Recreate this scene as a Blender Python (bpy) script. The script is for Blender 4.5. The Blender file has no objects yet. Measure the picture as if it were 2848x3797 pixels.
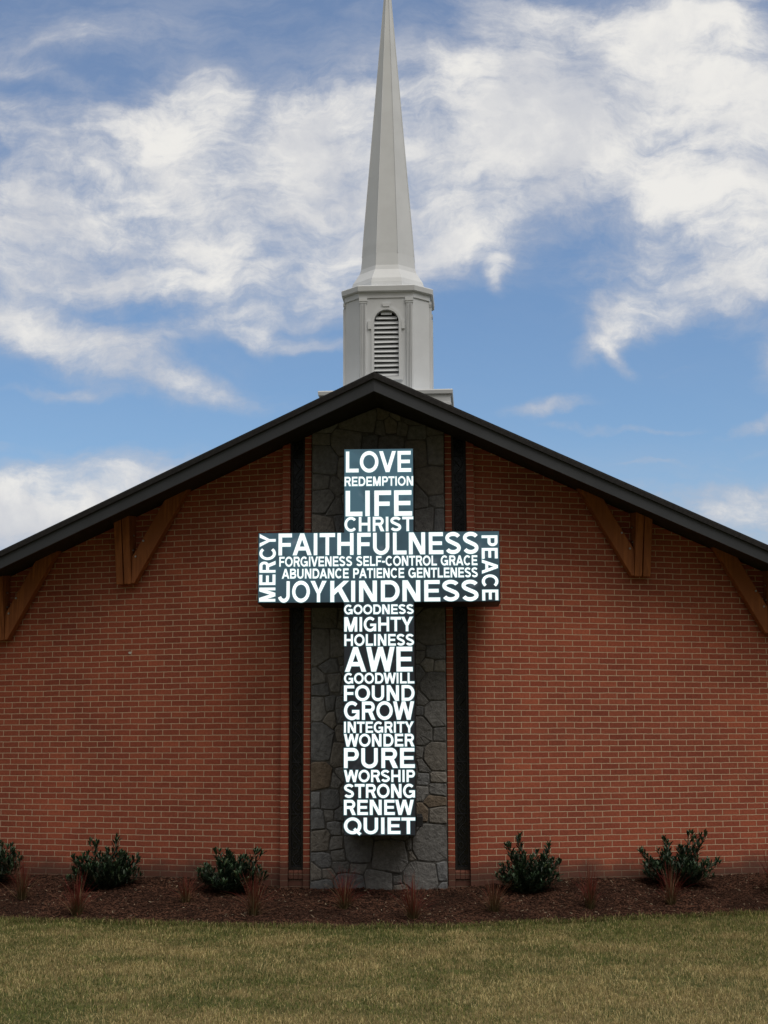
import bpy, bmesh, math, random
import numpy as np
from mathutils import Vector, Matrix
S = bpy.context.scene
COL = S.collection
rnd = random.Random(7)
RG = np.random.default_rng(11)
R = math.radians

# ------------------------------------------------------------------ camera
F_PX, TILT, YAW, ROLL = 5650.0, R(8.62), R(2.35), 0.0031
CAM = Vector((0.81, -18.0, 1.654))
fwd = Vector((-math.sin(YAW) * math.cos(TILT), math.cos(YAW) * math.cos(TILT), math.sin(TILT)))
r0 = Vector((math.cos(YAW), math.sin(YAW), 0)); u0 = r0.cross(fwd)
rr = r0 * math.cos(ROLL) - u0 * math.sin(ROLL); uu = r0 * math.sin(ROLL) + u0 * math.cos(ROLL)
cam = bpy.data.cameras.new('camera'); cam.sensor_fit = 'HORIZONTAL'; cam.sensor_width = 36.0
cam.lens = 36.0 * F_PX / 2848.0; cam.clip_start = 0.1; cam.clip_end = 5000
co = bpy.data.objects.new('camera', cam); COL.objects.link(co)
m = Matrix((rr, uu, -fwd)).transposed().to_4x4(); m.translation = CAM
co.matrix_world = m; S.camera = co

# ------------------------------------------------------------------ light and exposure
SUN_EL, SUN_AZ = R(60), R(44)        # azimuth measured from -Y (towards the viewer) to +X (right)
SUN_STRENGTH, SKY_STRENGTH = 1.85, 0.1
S.view_settings.view_transform = 'Standard'; S.view_settings.look = 'None'
S.view_settings.exposure = 0.0; S.view_settings.gamma = 1.0
sd = Vector((math.sin(SUN_AZ) * math.cos(SUN_EL), -math.cos(SUN_AZ) * math.cos(SUN_EL), math.sin(SUN_EL)))
sl = bpy.data.lights.new('sun', 'SUN'); sl.energy = SUN_STRENGTH; sl.angle = R(34); sl.color = (1.0, 0.93, 0.84)
so = bpy.data.objects.new('sun', sl); COL.objects.link(so)
so.rotation_euler = sd.to_track_quat('Z', 'Y').to_euler(); so.location = (8, -6, 20)


class NT:
    """small helper for wiring shader nodes"""
    def __init__(s, tree): s.t = tree; s.n = tree.nodes; s.l = tree.links
    def add(s, typ, **kw):
        n = s.n.new(typ)
        for k, v in kw.items(): setattr(n, k, v)
        return n
    def link(s, a, b): s.l.new(a, b)
    def put(s, sock, v):
        if hasattr(v, 'links') or isinstance(v, bpy.types.NodeSocket): s.l.new(v, sock)
        else: sock.default_value = v
    def math(s, op, a, b=0.0, c=0.0, clamp=False):
        n = s.add('ShaderNodeMath', operation=op, use_clamp=clamp)
        s.put(n.inputs[0], a); s.put(n.inputs[1], b); s.put(n.inputs[2], c)
        return n.outputs[0]
    def vmath(s, op, a, b=(0, 0, 0)):
        n = s.add('ShaderNodeVectorMath', operation=op); s.put(n.inputs[0], a); s.put(n.inputs[1], b)
        return n.outputs[0]
    def noise(s, vec, scale, detail=4, rough=0.5, dist=0.0):
        n = s.add('ShaderNodeTexNoise'); s.put(n.inputs['Vector'], vec)
        n.inputs['Scale'].default_value = scale; n.inputs['Detail'].default_value = detail
        n.inputs['Roughness'].default_value = rough; n.inputs['Distortion'].default_value = dist
        return n
    def ramp(s, f, a, b, lo=0.0, hi=1.0, smooth=True):
        n = s.add('ShaderNodeMapRange', interpolation_type='SMOOTHSTEP' if smooth else 'LINEAR')
        s.put(n.inputs[0], f); n.inputs[1].default_value = a; n.inputs[2].default_value = b
        n.inputs[3].default_value = lo; n.inputs[4].default_value = hi
        return n.outputs[0]
    def mix(s, f, a, b, blend='MIX'):
        n = s.add('ShaderNodeMix', data_type='RGBA', blend_type=blend)
        s.put(n.inputs[0], f); s.put(n.inputs[6], a if not isinstance(a, tuple) else (*a, 1)[:4])
        s.put(n.inputs[7], b if not isinstance(b, tuple) else (*b, 1)[:4])
        return n.outputs[2]


# ------------------------------------------------------------------ sky: Nishita with broken cloud over it
W = bpy.data.worlds.new('World'); S.world = W; W.use_nodes = True
wt = NT(W.node_tree); wt.n.clear()
sky = wt.add('ShaderNodeTexSky', sky_type='NISHITA', sun_disc=False)
sky.sun_elevation = SUN_EL; sky.sun_rotation = math.atan2(sd.x, sd.y)
sky.air_density = 1.1; sky.dust_density = 0.3; sky.ozone_density = 3.0
tc = wt.add('ShaderNodeTexCoord')
sx = wt.add('ShaderNodeSeparateXYZ'); wt.link(tc.outputs['Generated'], sx.inputs[0])
dy = wt.math('MAXIMUM', wt.math('ABSOLUTE', sx.outputs[1]), 0.25)
u = wt.math('DIVIDE', sx.outputs[0], dy); v = wt.math('DIVIDE', sx.outputs[2], dy)
cx = wt.add('ShaderNodeCombineXYZ'); wt.link(u, cx.inputs[0]); wt.link(v, cx.inputs[1]); P = cx.outputs[0]
half = (0.5, 0.5, 0.5)
w1 = wt.vmath('SUBTRACT', wt.noise(P, 9.0, 3, 0.55).outputs['Color'], half)
w2 = wt.vmath('SUBTRACT', wt.noise(P, 42.0, 4, 0.6).outputs['Color'], half)
sc1 = wt.add('ShaderNodeVectorMath', operation='SCALE'); wt.link(w1, sc1.inputs[0]); sc1.inputs[3].default_value = 0.060
sc2 = wt.add('ShaderNodeVectorMath', operation='SCALE'); wt.link(w2, sc2.inputs[0]); sc2.inputs[3].default_value = 0.013
PW = wt.vmath('ADD', wt.vmath('ADD', P, sc1.outputs[0]), sc2.outputs[0])
# cloud masses: centre u, v, radii, tilt (degrees), weight
BLOBS = [
 (-.295, .395, .060, .050, 0, .35), (-.215, .350, .150, .060, 0, .30), (-.10, .42, .10, .05, 0, .25), (-.290, .335, .070, .040, 0, .35),
 (-.170, .448, .040, .032, 0, .60), (-.205, .418, .075, .028, -22, .40), (-.072, .438, .055, .034, 8, .62),
 (-.235, .405, .150, .040, -10, .62), (-.300, .430, .060, .022, -25, .40), (-.110, .405, .120, .050, -14, .62),
 (-.165, .335, .215, .034, -3, .66), (-.270, .316, .150, .022, -2, .40), (-.080, .352, .110, .050, 8, .55),
 (-.205, .374, .065, .012, 22, .40), (-.300, .385, .060, .014, -12, .30), (-.130, .305, .150, .018, -4, .38),
 (.010, .410, .085, .060, 0, .66), (.040, .448, .060, .028, -10, .42), (.005, .350, .070, .032, 0, .58), (.060, .400, .06, .05, 0, .35),
 (-.285, .290, .060, .022, -20, .58), (-.225, .262, .105, .020, -21, .82), (-.165, .240, .085, .013, -10, .58), (-.190, .280, .050, .016, 12, .38),
 (-.110, .272, .075, .009, -15, .60), (-.125, .288, .050, .010, -10, .38),
 (-.255, .240, .052, .006, -7, .42), (-.215, .182, .085, .018, 6, .66), (-.260, .172, .090, .014, -12, .40),
 (-.300, .148, .110, .026, 0, 1.7), (-.190, .160, .060, .030, 10, .8), (-.29, .195, .060, .006, 0, .30),
 (.095, .500, .110, .030, -6, .72), (.040, .512, .060, .014, -20, .50), (.155, .440, .130, .060, 0, .50), (.090, .455, .060, .022, -15, .40),
 (.165, .392, .120, .032, -10, .52), (.225, .430, .060, .060, 0, .48), (.200, .352, .080, .045, 15, .58),
 (.115, .310, .045, .034, 30, .62), (.128, .282, .055, .024, 32, .70), (.105, .272, .030, .022, 60, .38), (.120, .254, .022, .008, -40, .75),
 (.195, .318, .060, .036, 20, .60), (.205, .292, .030, .026, 40, .58), (.165, .290, .040, .012, 15, .42),
 (.042, .318, .010, .020, -12, .72), (.070, .224, .044, .008, 9, .85), (.086, .209, .034, .005, -5, .62),
 (.142, .207, .045, .004, 5, .60), (.180, .168, .120, .007, 2, .50), (.150, .183, .06, .003, 1, .5), (.225, .150, .110, .020, 2, .65),
 (.222, .258, .022, .026, -20, .85), (.205, .215, .050, .007, 22, .55), (.225, .200, .04, .006, 15, .4), (.10, .385, .10, .05, 0, .30),
 (-.275, .492, .150, .022, 4, .36), (-.290, .470, .060, .010, -15, .30), (.015, .480, .140, .030, 0, .22), (-.075, .290, .06, .02, 0, .38),
 (-.160, .375, .260, .120, -4, .34), (.170, .420, .190, .130, 0, .36), (.020, .400, .150, .100, 0, .30), (-.24, .27, .14, .05, -15, .28),
 (.21, .505, .05, .03, 0, .40), (.190, .155, .110, .016, 2, .55), (.215, .138, .080, .020, 0, .6), (.16, .452, .10, .05, 10, .45), (.19, .40, .09, .06, 0, .5), (.11, .46, .13, .06, 0, .35), (.14, .37, .08, .04, 0, .3), (-.052, .222, .035, .008, -10, .4), (.160, .252, .018, .004, 25, .35), (-.02, .30, .05, .014, 10, .25),
]
acc = None
for bx_, by_, rx_, ry_, tilt_, wgt in BLOBS:
    mp = wt.add('ShaderNodeMapping', vector_type='TEXTURE'); wt.link(PW, mp.inputs[0])
    mp.inputs[1].default_value = (bx_, by_, 0); mp.inputs[2].default_value = (0, 0, R(tilt_)); mp.inputs[3].default_value = (rx_ * 1.25, ry_ * 1.25, 1)
    g = wt.add('ShaderNodeTexGradient', gradient_type='SPHERICAL'); wt.link(mp.outputs[0], g.inputs[0])
    gs = wt.ramp(g.outputs['Fac'], 0.0, 0.90)
    acc = wt.math('MULTIPLY_ADD', gs, wgt, acc if acc is not None else 0.0)
cov = wt.math('SUBTRACT', 1.0, wt.math('EXPONENT', wt.math('MULTIPLY', acc, -1.05)))
stm = wt.add('ShaderNodeMapping'); wt.link(PW, stm.inputs[0]); stm.inputs[2].default_value = (0, 0, R(12)); stm.inputs[3].default_value = (0.45, 1.30, 1)
n_str = wt.noise(stm.outputs[0], 19.0, 11, 0.66, 0.15).outputs[0]
n_fine = wt.noise(PW, 14.0, 11, 0.66, 0.1).outputs[0]
nz = wt.math('ADD', wt.math('MULTIPLY', n_str, 0.55), wt.math('MULTIPLY', n_fine, 0.45))
n_mid = wt.noise(PW, 6.5, 3, 0.5, 0.6).outputs[0]
nz = wt.math('MULTIPLY_ADD', wt.math('SUBTRACT', nz, 0.5), 3.7, wt.math('MULTIPLY', wt.math('SUBTRACT', n_mid, 0.5), 1.5))
dens = wt.math('ADD', wt.math('MULTIPLY_ADD', cov, 1.45, -0.36), wt.math('MULTIPLY', nz, wt.ramp(cov, 0.0, 0.5, 0.15, 0.85)))
veil = wt.math('MULTIPLY', wt.ramp(n_str, 0.36, 0.70, 0.35, 1.0), wt.ramp(v, 0.24, 0.50, 0.05, 0.38))
veil = wt.math('ADD', veil, wt.math('MULTIPLY', wt.ramp(v, 0.21, 0.12), wt.ramp(n_str, 0.35, 0.62, 0.20, 0.50)))
a1 = wt.ramp(dens, -0.25, 0.95, 0.0, 0.95)
alpha = wt.math('SUBTRACT', 1.0, wt.math('MULTIPLY', wt.math('SUBTRACT', 1.0, a1), wt.math('SUBTRACT', 1.0, veil)))
# cloud brightness: thick lit parts near white, thin and shaded parts grey-blue
sh = wt.noise(PW, 8.5, 7, 0.58).outputs[0]
lit = wt.math('MULTIPLY', wt.ramp(dens, 0.20, 1.05, 0.08, 1.0), wt.ramp(sh, 0.36, 0.60, 0.40, 1.0))
K = 1.0 / SKY_STRENGTH
ccol = wt.mix(lit, (0.455 * K, 0.485 * K, 0.565 * K), (0.88 * K, 0.86 * K, 0.82 * K))
grade = wt.mix(1.0, sky.outputs[0], (1.0, 1.0, 1.0), 'MULTIPLY'); SKY_GRADE = grade.node
# unseen cloud cover overhead and behind the viewer, added to neutralise the light
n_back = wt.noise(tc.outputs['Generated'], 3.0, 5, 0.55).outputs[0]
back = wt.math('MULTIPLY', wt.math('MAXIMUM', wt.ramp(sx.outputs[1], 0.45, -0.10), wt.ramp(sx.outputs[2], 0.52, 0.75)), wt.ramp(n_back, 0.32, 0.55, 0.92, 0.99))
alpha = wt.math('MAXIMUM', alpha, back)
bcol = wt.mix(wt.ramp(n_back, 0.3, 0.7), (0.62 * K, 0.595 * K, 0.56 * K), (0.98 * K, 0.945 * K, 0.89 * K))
vs_ = wt.add('ShaderNodeVectorMath', operation='SCALE'); wt.link(bcol, vs_.inputs[0]); wt.link(wt.ramp(sx.outputs[2], 0.12, 0.95, 0.05, 1.30, False), vs_.inputs[3])   # added cover dimmed low and raised overhead to deepen shade under the eaves
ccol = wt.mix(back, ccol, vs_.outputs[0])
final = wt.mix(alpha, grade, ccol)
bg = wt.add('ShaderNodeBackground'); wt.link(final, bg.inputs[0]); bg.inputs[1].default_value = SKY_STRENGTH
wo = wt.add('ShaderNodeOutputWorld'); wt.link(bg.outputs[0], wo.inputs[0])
SKY_GRADE.inputs[7].default_value = (0.92, 1.04, 1.15, 1)

# ------------------------------------------------------------------ helpers
def material(name, rough=0.7, spec=0.3):
    mt = bpy.data.materials.new(name); mt.use_nodes = True
    t = NT(mt.node_tree); b = t.n['Principled BSDF']
    b.inputs['Roughness'].default_value = rough
    b.inputs['Specular IOR Level'].default_value = spec
    return mt, t, b

def obj_coord(t): return t.add('ShaderNodeTexCoord').outputs['Object']

def bump(t, b, h, strength=0.4, dist=0.01):
    n = t.add('ShaderNodeBump'); t.link(h, n.inputs['Height']); n.inputs['Strength'].default_value = strength; n.inputs['Distance'].default_value = dist
    t.link(n.outputs[0], b.inputs['Normal'])

def plain(name, col, var=0.15, scale=6.0, rough=0.6, spec=0.3, metal=0.0, bmp=0.15, dark=None):
    mt, t, b = material(name, rough, spec)
    p = obj_coord(t); n = t.noise(p, scale, 6, 0.6)
    d = dark if dark else tuple(c * (1 - var) for c in col)
    e = tuple(min(1, c * (1 + var)) for c in col)
    t.link(t.mix(t.ramp(n.outputs[0], 0.3, 0.7), d, e), b.inputs['Base Color'])
    b.inputs['Metallic'].default_value = metal
    n2 = t.noise(p, scale * 9, 4, 0.6); bump(t, b, n2.outputs[0], bmp, 0.004)
    return mt

def mesh_obj(name, verts, faces, mat, parent=None, loc=None, rotz=0.0, smooth=False, attr=None):
    me = bpy.data.meshes.new(name); me.from_pydata([tuple(x) for x in verts], [], faces)
    bm = bmesh.new(); bm.from_mesh(me); bmesh.ops.recalc_face_normals(bm, faces=bm.faces); bm.to_mesh(me); bm.free()
    if mat: me.materials.append(mat)
    if smooth:
        for p in me.polygons: p.use_smooth = True
    o = bpy.data.objects.new(name, me); COL.objects.link(o)
    if parent: o.parent = parent
    if loc: o.location = loc
    o.rotation_euler.z = rotz
    return o

class MB:
    """collects solids in one mesh"""
    def __init__(s): s.v = []; s.f = []; s.fc = []
    def poly(s, pts):
        i = len(s.v); s.v += [tuple(p) for p in pts]; s.f.append(tuple(range(i, i + len(pts))))
    def box(s, x0, x1, y0, y1, z0, z1, M=None):
        p = [(x0, y0, z0), (x1, y0, z0), (x1, y1, z0), (x0, y1, z0), (x0, y0, z1), (x1, y0, z1), (x1, y1, z1), (x0, y1, z1)]
        if M is not None: p = [tuple(M @ Vector(q)) for q in p]
        i = len(s.v); s.v += p
        s.f += [tuple(i + k for k in q) for q in ((0, 3, 2, 1), (4, 5, 6, 7), (0, 1, 5, 4), (1, 2, 6, 5), (2, 3, 7, 6), (3, 0, 4, 7))]
    def prism(s, pts, ax, a0, a1):
        """2D polygon (list of pairs) pulled along axis ax from a0 to a1"""
        def mk(p, a): return {'x': (a, p[0], p[1]), 'y': (p[0], a, p[1]), 'z': (p[0], p[1], a)}[ax]
        i = len(s.v); n = len(pts)
        s.v += [mk(p, a0) for p in pts] + [mk(p, a1) for p in pts]
        s.f.append(tuple(i + k for k in range(n))); s.f.append(tuple(i + n + k for k in reversed(range(n))))
        for k in range(n):
            k2 = (k + 1) % n; s.f.append((i + k, i + n + k, i + n + k2, i + k2))
    def loft(s, rings, cap0=True, cap1=True):
        i = len(s.v); n = len(rings[0])
        for rg in rings: s.v += [tuple(p) for p in rg]
        for a in range(len(rings) - 1):
            for k in range(n):
                k2 = (k + 1) % n
                s.f.append((i + a * n + k, i + a * n + k2, i + (a + 1) * n + k2, i + (a + 1) * n + k))
        if cap0: s.f.append(tuple(i + k for k in reversed(range(n))))
        if cap1: s.f.append(tuple(i + (len(rings) - 1) * n + k for k in range(n)))
    def build(s, name, mat, parent=None, bevel=0.0, **kw):
        o = mesh_obj(name, s.v, s.f, mat, parent, **kw)
        if bevel:
            bm = bmesh.new(); bm.from_mesh(o.data); bmesh.ops.remove_doubles(bm, verts=bm.verts, dist=1e-5)
            ed = [e for e in bm.edges if len(e.link_faces) == 2 and e.calc_face_angle(0) > 0.5]
            bmesh.ops.bevel(bm, geom=ed, offset=bevel, segments=1, affect='EDGES', clamp_overlap=True)
            bm.to_mesh(o.data); bm.free()
        return o

def empty(name, loc, label, cat, group=None):
    o = bpy.data.objects.new(name, None); COL.objects.link(o); o.location = loc; o.empty_display_size = 0.2
    tag(o, label, cat, group); return o

def tag(o, label=None, cat=None, group=None, kind=None):
    if label: o['label'] = label
    if cat: o['category'] = cat
    if group: o['group'] = group
    if kind: o['kind'] = kind

def vnoise(x, y, seed=0):
    """smooth value noise on numpy arrays, 0..1"""
    xi = np.floor(x).astype(np.int64); yi = np.floor(y).astype(np.int64); fx = x - xi; fy = y - yi
    def h(a, b):
        n = (a * 374761393 + b * 668265263 + seed * 1442695041) & 0xFFFFFFFF
        n = ((n ^ (n >> 13)) * 1274126177) & 0xFFFFFFFF
        return ((n ^ (n >> 16)) & 0xFFFF) / 65535.0
    fx = fx * fx * (3 - 2 * fx); fy = fy * fy * (3 - 2 * fy)
    return (h(xi, yi) * (1 - fx) + h(xi + 1, yi) * fx) * (1 - fy) + (h(xi, yi + 1) * (1 - fx) + h(xi + 1, yi + 1) * fx) * fy

def fbm(x, y, seed=0, o=4):
    a = 0; w = 0.5; t = 0
    for k in range(o): a = a + w * vnoise(x * 2 ** k, y * 2 ** k, seed + k); t += w; w *= 0.5
    return a / t

def big_mesh(name, verts, loops, counts, mat, cols=None, smooth=False):
    me = bpy.data.meshes.new(name)
    me.vertices.add(len(verts)); me.vertices.foreach_set('co', verts.astype(np.float32).ravel())
    me.loops.add(len(loops)); me.loops.foreach_set('vertex_index', loops.astype(np.int32))
    me.polygons.add(len(counts))
    st = np.concatenate(([0], np.cumsum(counts)[:-1]))
    me.polygons.foreach_set('loop_start', st.astype(np.int32))
    if cols is not None:
        at = me.color_attributes.new('tint', 'FLOAT_COLOR', 'POINT')
        c4 = np.ones((len(verts), 4), np.float32); c4[:, :3] = cols; at.data.foreach_set('color', c4.ravel())
    me.materials.append(mat); me.update(calc_edges=True); me.validate()
    if smooth: me.polygons.foreach_set('use_smooth', np.ones(len(counts), bool))
    o = bpy.data.objects.new(name, me); COL.objects.link(o)
    return o

def tint_material(name, rough=0.8, spec=0.2, trans=0.0, bscale=0, bstr=0.3, mott=0.25, mscale=12.0):
    mt, t, b = material(name, rough, spec)
    at = t.add('ShaderNodeAttribute', attribute_name='tint')
    n = t.noise(obj_coord(t), mscale, 6, 0.65)
    t.link(t.mix(1.0, at.outputs['Color'], t.mix(n.outputs[0], (1 - mott,) * 3, (1 + mott,) * 3), 'MULTIPLY'), b.inputs['Base Color'])
    if bscale:
        n2 = t.noise(obj_coord(t), bscale, 6, 0.65); bump(t, b, n2.outputs[0], bstr, 0.02)
    if trans:
        tr = t.add('ShaderNodeBsdfTranslucent'); t.link(at.outputs['Color'], tr.inputs[0])
        ms = t.add('ShaderNodeMixShader'); ms.inputs[0].default_value = trans
        t.link(b.outputs[0], ms.inputs[1]); t.link(tr.outputs[0], ms.inputs[2])
        t.link(ms.outputs[0], t.n['Material Output'].inputs[0])
    return mt

# ------------------------------------------------------------------ brick
def brick_material(name, vec_axes='xz', bw=0.2207, off=0.5, phase=0.0):
    mt, t, b = material(name, 0.85, 0.18)
    p = obj_coord(t)
    s = t.add('ShaderNodeSeparateXYZ'); t.link(p, s.inputs[0])
    wob = t.noise(p, 3.2, 3, 0.5); wob2 = t.noise(p, 24, 3, 0.5)
    dz = t.math('ADD', t.math('MULTIPLY', t.math('SUBTRACT', wob.outputs[0], 0.5), 0.012), t.math('MULTIPLY', t.math('SUBTRACT', wob2.outputs[0], 0.5), 0.007))
    c = t.add('ShaderNodeCombineXYZ')
    t.link(t.math('ADD', s.outputs[0 if vec_axes[0] == 'x' else 1], t.math('ADD', phase, dz)), c.inputs[0])
    t.link(t.math('ADD', t.math('SUBTRACT', s.outputs[2], 0.0152), dz), c.inputs[1])
    br = t.add('ShaderNodeTexBrick', offset=off, offset_frequency=2, squash=1.0)
    t.link(c.outputs[0], br.inputs['Vector'])
    for k, val in (('Scale', 1.0), ('Mortar Size', 0.0052), ('Mortar Smooth', 0.25), ('Bias', 0.0), ('Brick Width', bw), ('Row Height', 0.0695)):
        br.inputs[k].default_value = val
    br.inputs['Color1'].default_value = (0, 0, 0, 1); br.inputs['Color2'].default_value = (1, 1, 1, 1); br.inputs['Mortar'].default_value = (0.5, 0.5, 0.5, 1)
    # per-brick shade
    rv = t.add('ShaderNodeSeparateColor'); t.link(br.outputs['Color'], rv.inputs[0])
    cr = t.add('ShaderNodeValToRGB'); t.link(rv.outputs[0], cr.inputs[0])
    e = cr.color_ramp.elements; e[0].position = 0.0; e[0].color = (0.262, 0.066, 0.040, 1); e[1].position = 1.0; e[1].color = (0.365, 0.100, 0.056, 1)
    for pos, col in ((0.06, (0.275, 0.071, 0.042)), (0.5, (0.305, 0.081, 0.047)), (0.92, (0.342, 0.094, 0.053))):
        q = e.new(pos); q.color = (*col, 1)
    n1 = t.noise(p, 38, 5, 0.65)
    col = t.mix(1.0, cr.outputs[0], t.mix(t.ramp(n1.outputs[0], 0.3, 0.7), (0.84,) * 3, (1.14,) * 3), 'MULTIPLY')
    n3 = t.noise(p, 0.9, 4, 0.6)
    col = t.mix(1.0, col, t.mix(t.ramp(n3.outputs[0], 0.3, 0.7), (0.84, 0.85, 0.88), (1.12, 1.09, 1.05)), 'MULTIPLY')
    mn = t.noise(p, 30, 4, 0.6)
    mort = t.mix(mn.outputs[0], (0.40, 0.275, 0.18), (0.66, 0.48, 0.335))
    full = t.mix(br.outputs['Fac'], col, mort)
    # splash dirt on the lowest courses, ragged upper edge
    dn = t.noise(p, 2.4, 5, 0.6)
    dirt = t.ramp(t.math('SUBTRACT', s.outputs[2], t.math('MULTIPLY', dn.outputs[0], 0.35)), 0.20, -0.08, 0.0, 0.78)
    full = t.mix(dirt, full, (0.075, 0.050, 0.040))
    t.link(full, b.inputs['Base Color'])
    h = t.math('ADD', t.math('MULTIPLY', t.math('SUBTRACT', 1.0, br.outputs['Fac']), 1.0), t.math('MULTIPLY', n1.outputs[0], 0.35))
    bump(t, b, h, 0.7, 0.006)
    return mt

M_BRICK = brick_material('red_brick')
M_PIER = brick_material('red_brick_pier', bw=40.0, off=0.0, phase=20.0)
M_STONE = tint_material('fieldstone', 0.85, 0.25, bscale=22, bstr=1.0, mott=0.75, mscale=19.0)
M_MORTAR = plain('stone_mortar', (0.092, 0.089, 0.084), 0.3, 14, 0.95, 0.1)
M_FASCIA = plain('charcoal_fascia_paint', (0.042, 0.046, 0.053), 0.08, 3.0, 0.42, 0.4, bmp=0.05)
M_ROOF = plain('dark_roof_edge', (0.020, 0.019, 0.019), 0.3, 30.0, 0.8, 0.2, bmp=0.5)
M_SOFFIT = plain('dark_soffit', (0.030, 0.028, 0.027), 0.2, 6.0, 0.7, 0.2)
M_FRAME = plain('bronze_window_frame', (0.020, 0.018, 0.017), 0.2, 8.0, 0.4, 0.4)
M_LEAD = plain('dark_lead', (0.024, 0.025, 0.028), 0.3, 20.0, 0.6, 0.25)
M_WHITE = plain('white_steeple_paint', (0.64, 0.665, 0.69), 0.045, 2.2, 0.45, 0.35, bmp=0.04)
M_DARK = plain('dark_void', (0.02, 0.02, 0.02), 0.2, 8, 0.9, 0.05)
M_CAB = plain('black_cabinet', (0.018, 0.018, 0.019), 0.2, 8, 0.55, 0.3)
M_BOLT = plain('steel_bolt', (0.45, 0.45, 0.44), 0.2, 40, 0.35, 0.5, metal=0.9)

def wood_material():
    mt, t, b = material('stained_cedar', 0.62, 0.3)
    p = obj_coord(t)
    mp = t.add('ShaderNodeMapping'); t.link(p, mp.inputs[0]); mp.inputs[3].default_value = (26, 26, 1.6)
    n = t.noise(mp.outputs[0], 1.0, 7, 0.6, 0.6); n2 = t.noise(p, 2.5, 3, 0.5)
    col = t.mix(t.ramp(n.outputs[0], 0.32, 0.68), (0.20, 0.062, 0.019), (0.40, 0.140, 0.044))
    col = t.mix(t.ramp(n2.outputs[0], 0.35, 0.7), col, (0.26, 0.085, 0.028))
    t.link(col, b.inputs['Base Color']); bump(t, b, n.outputs[0], 0.3, 0.004)
    return mt
M_WOOD = wood_material()

def glass_material():
    mt, t, b = material('dark_stained_glass', 0.22, 0.4)
    p = obj_coord(t); vo = t.add('ShaderNodeTexVoronoi'); t.link(p, vo.inputs['Vector']); vo.inputs['Scale'].default_value = 18
    sp = t.add('ShaderNodeSeparateColor'); t.link(vo.outputs['Color'], sp.inputs[0])
    t.link(t.mix(sp.outputs[0], (0.004, 0.0045, 0.006), (0.010, 0.012, 0.016)), b.inputs['Base Color'])
    n = t.noise(p, 9, 3, 0.5); bump(t, b, n.outputs[0], 0.25, 0.02)
    return mt
M_GLASS = glass_material()

# ------------------------------------------------------------------ church
A = R(15.9); XB = 1.15                       # the side walls fall back 15.9 degrees from the flat middle bay
RZ, SL, APY = 5.872, 0.400, -0.95            # ridge height, roof drop per metre of x, prow tip
church = empty('church_building', (0, 0, 0), 'red brick church with dark prow gable roof, fieldstone centre panel and white steeple', 'church')

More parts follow.
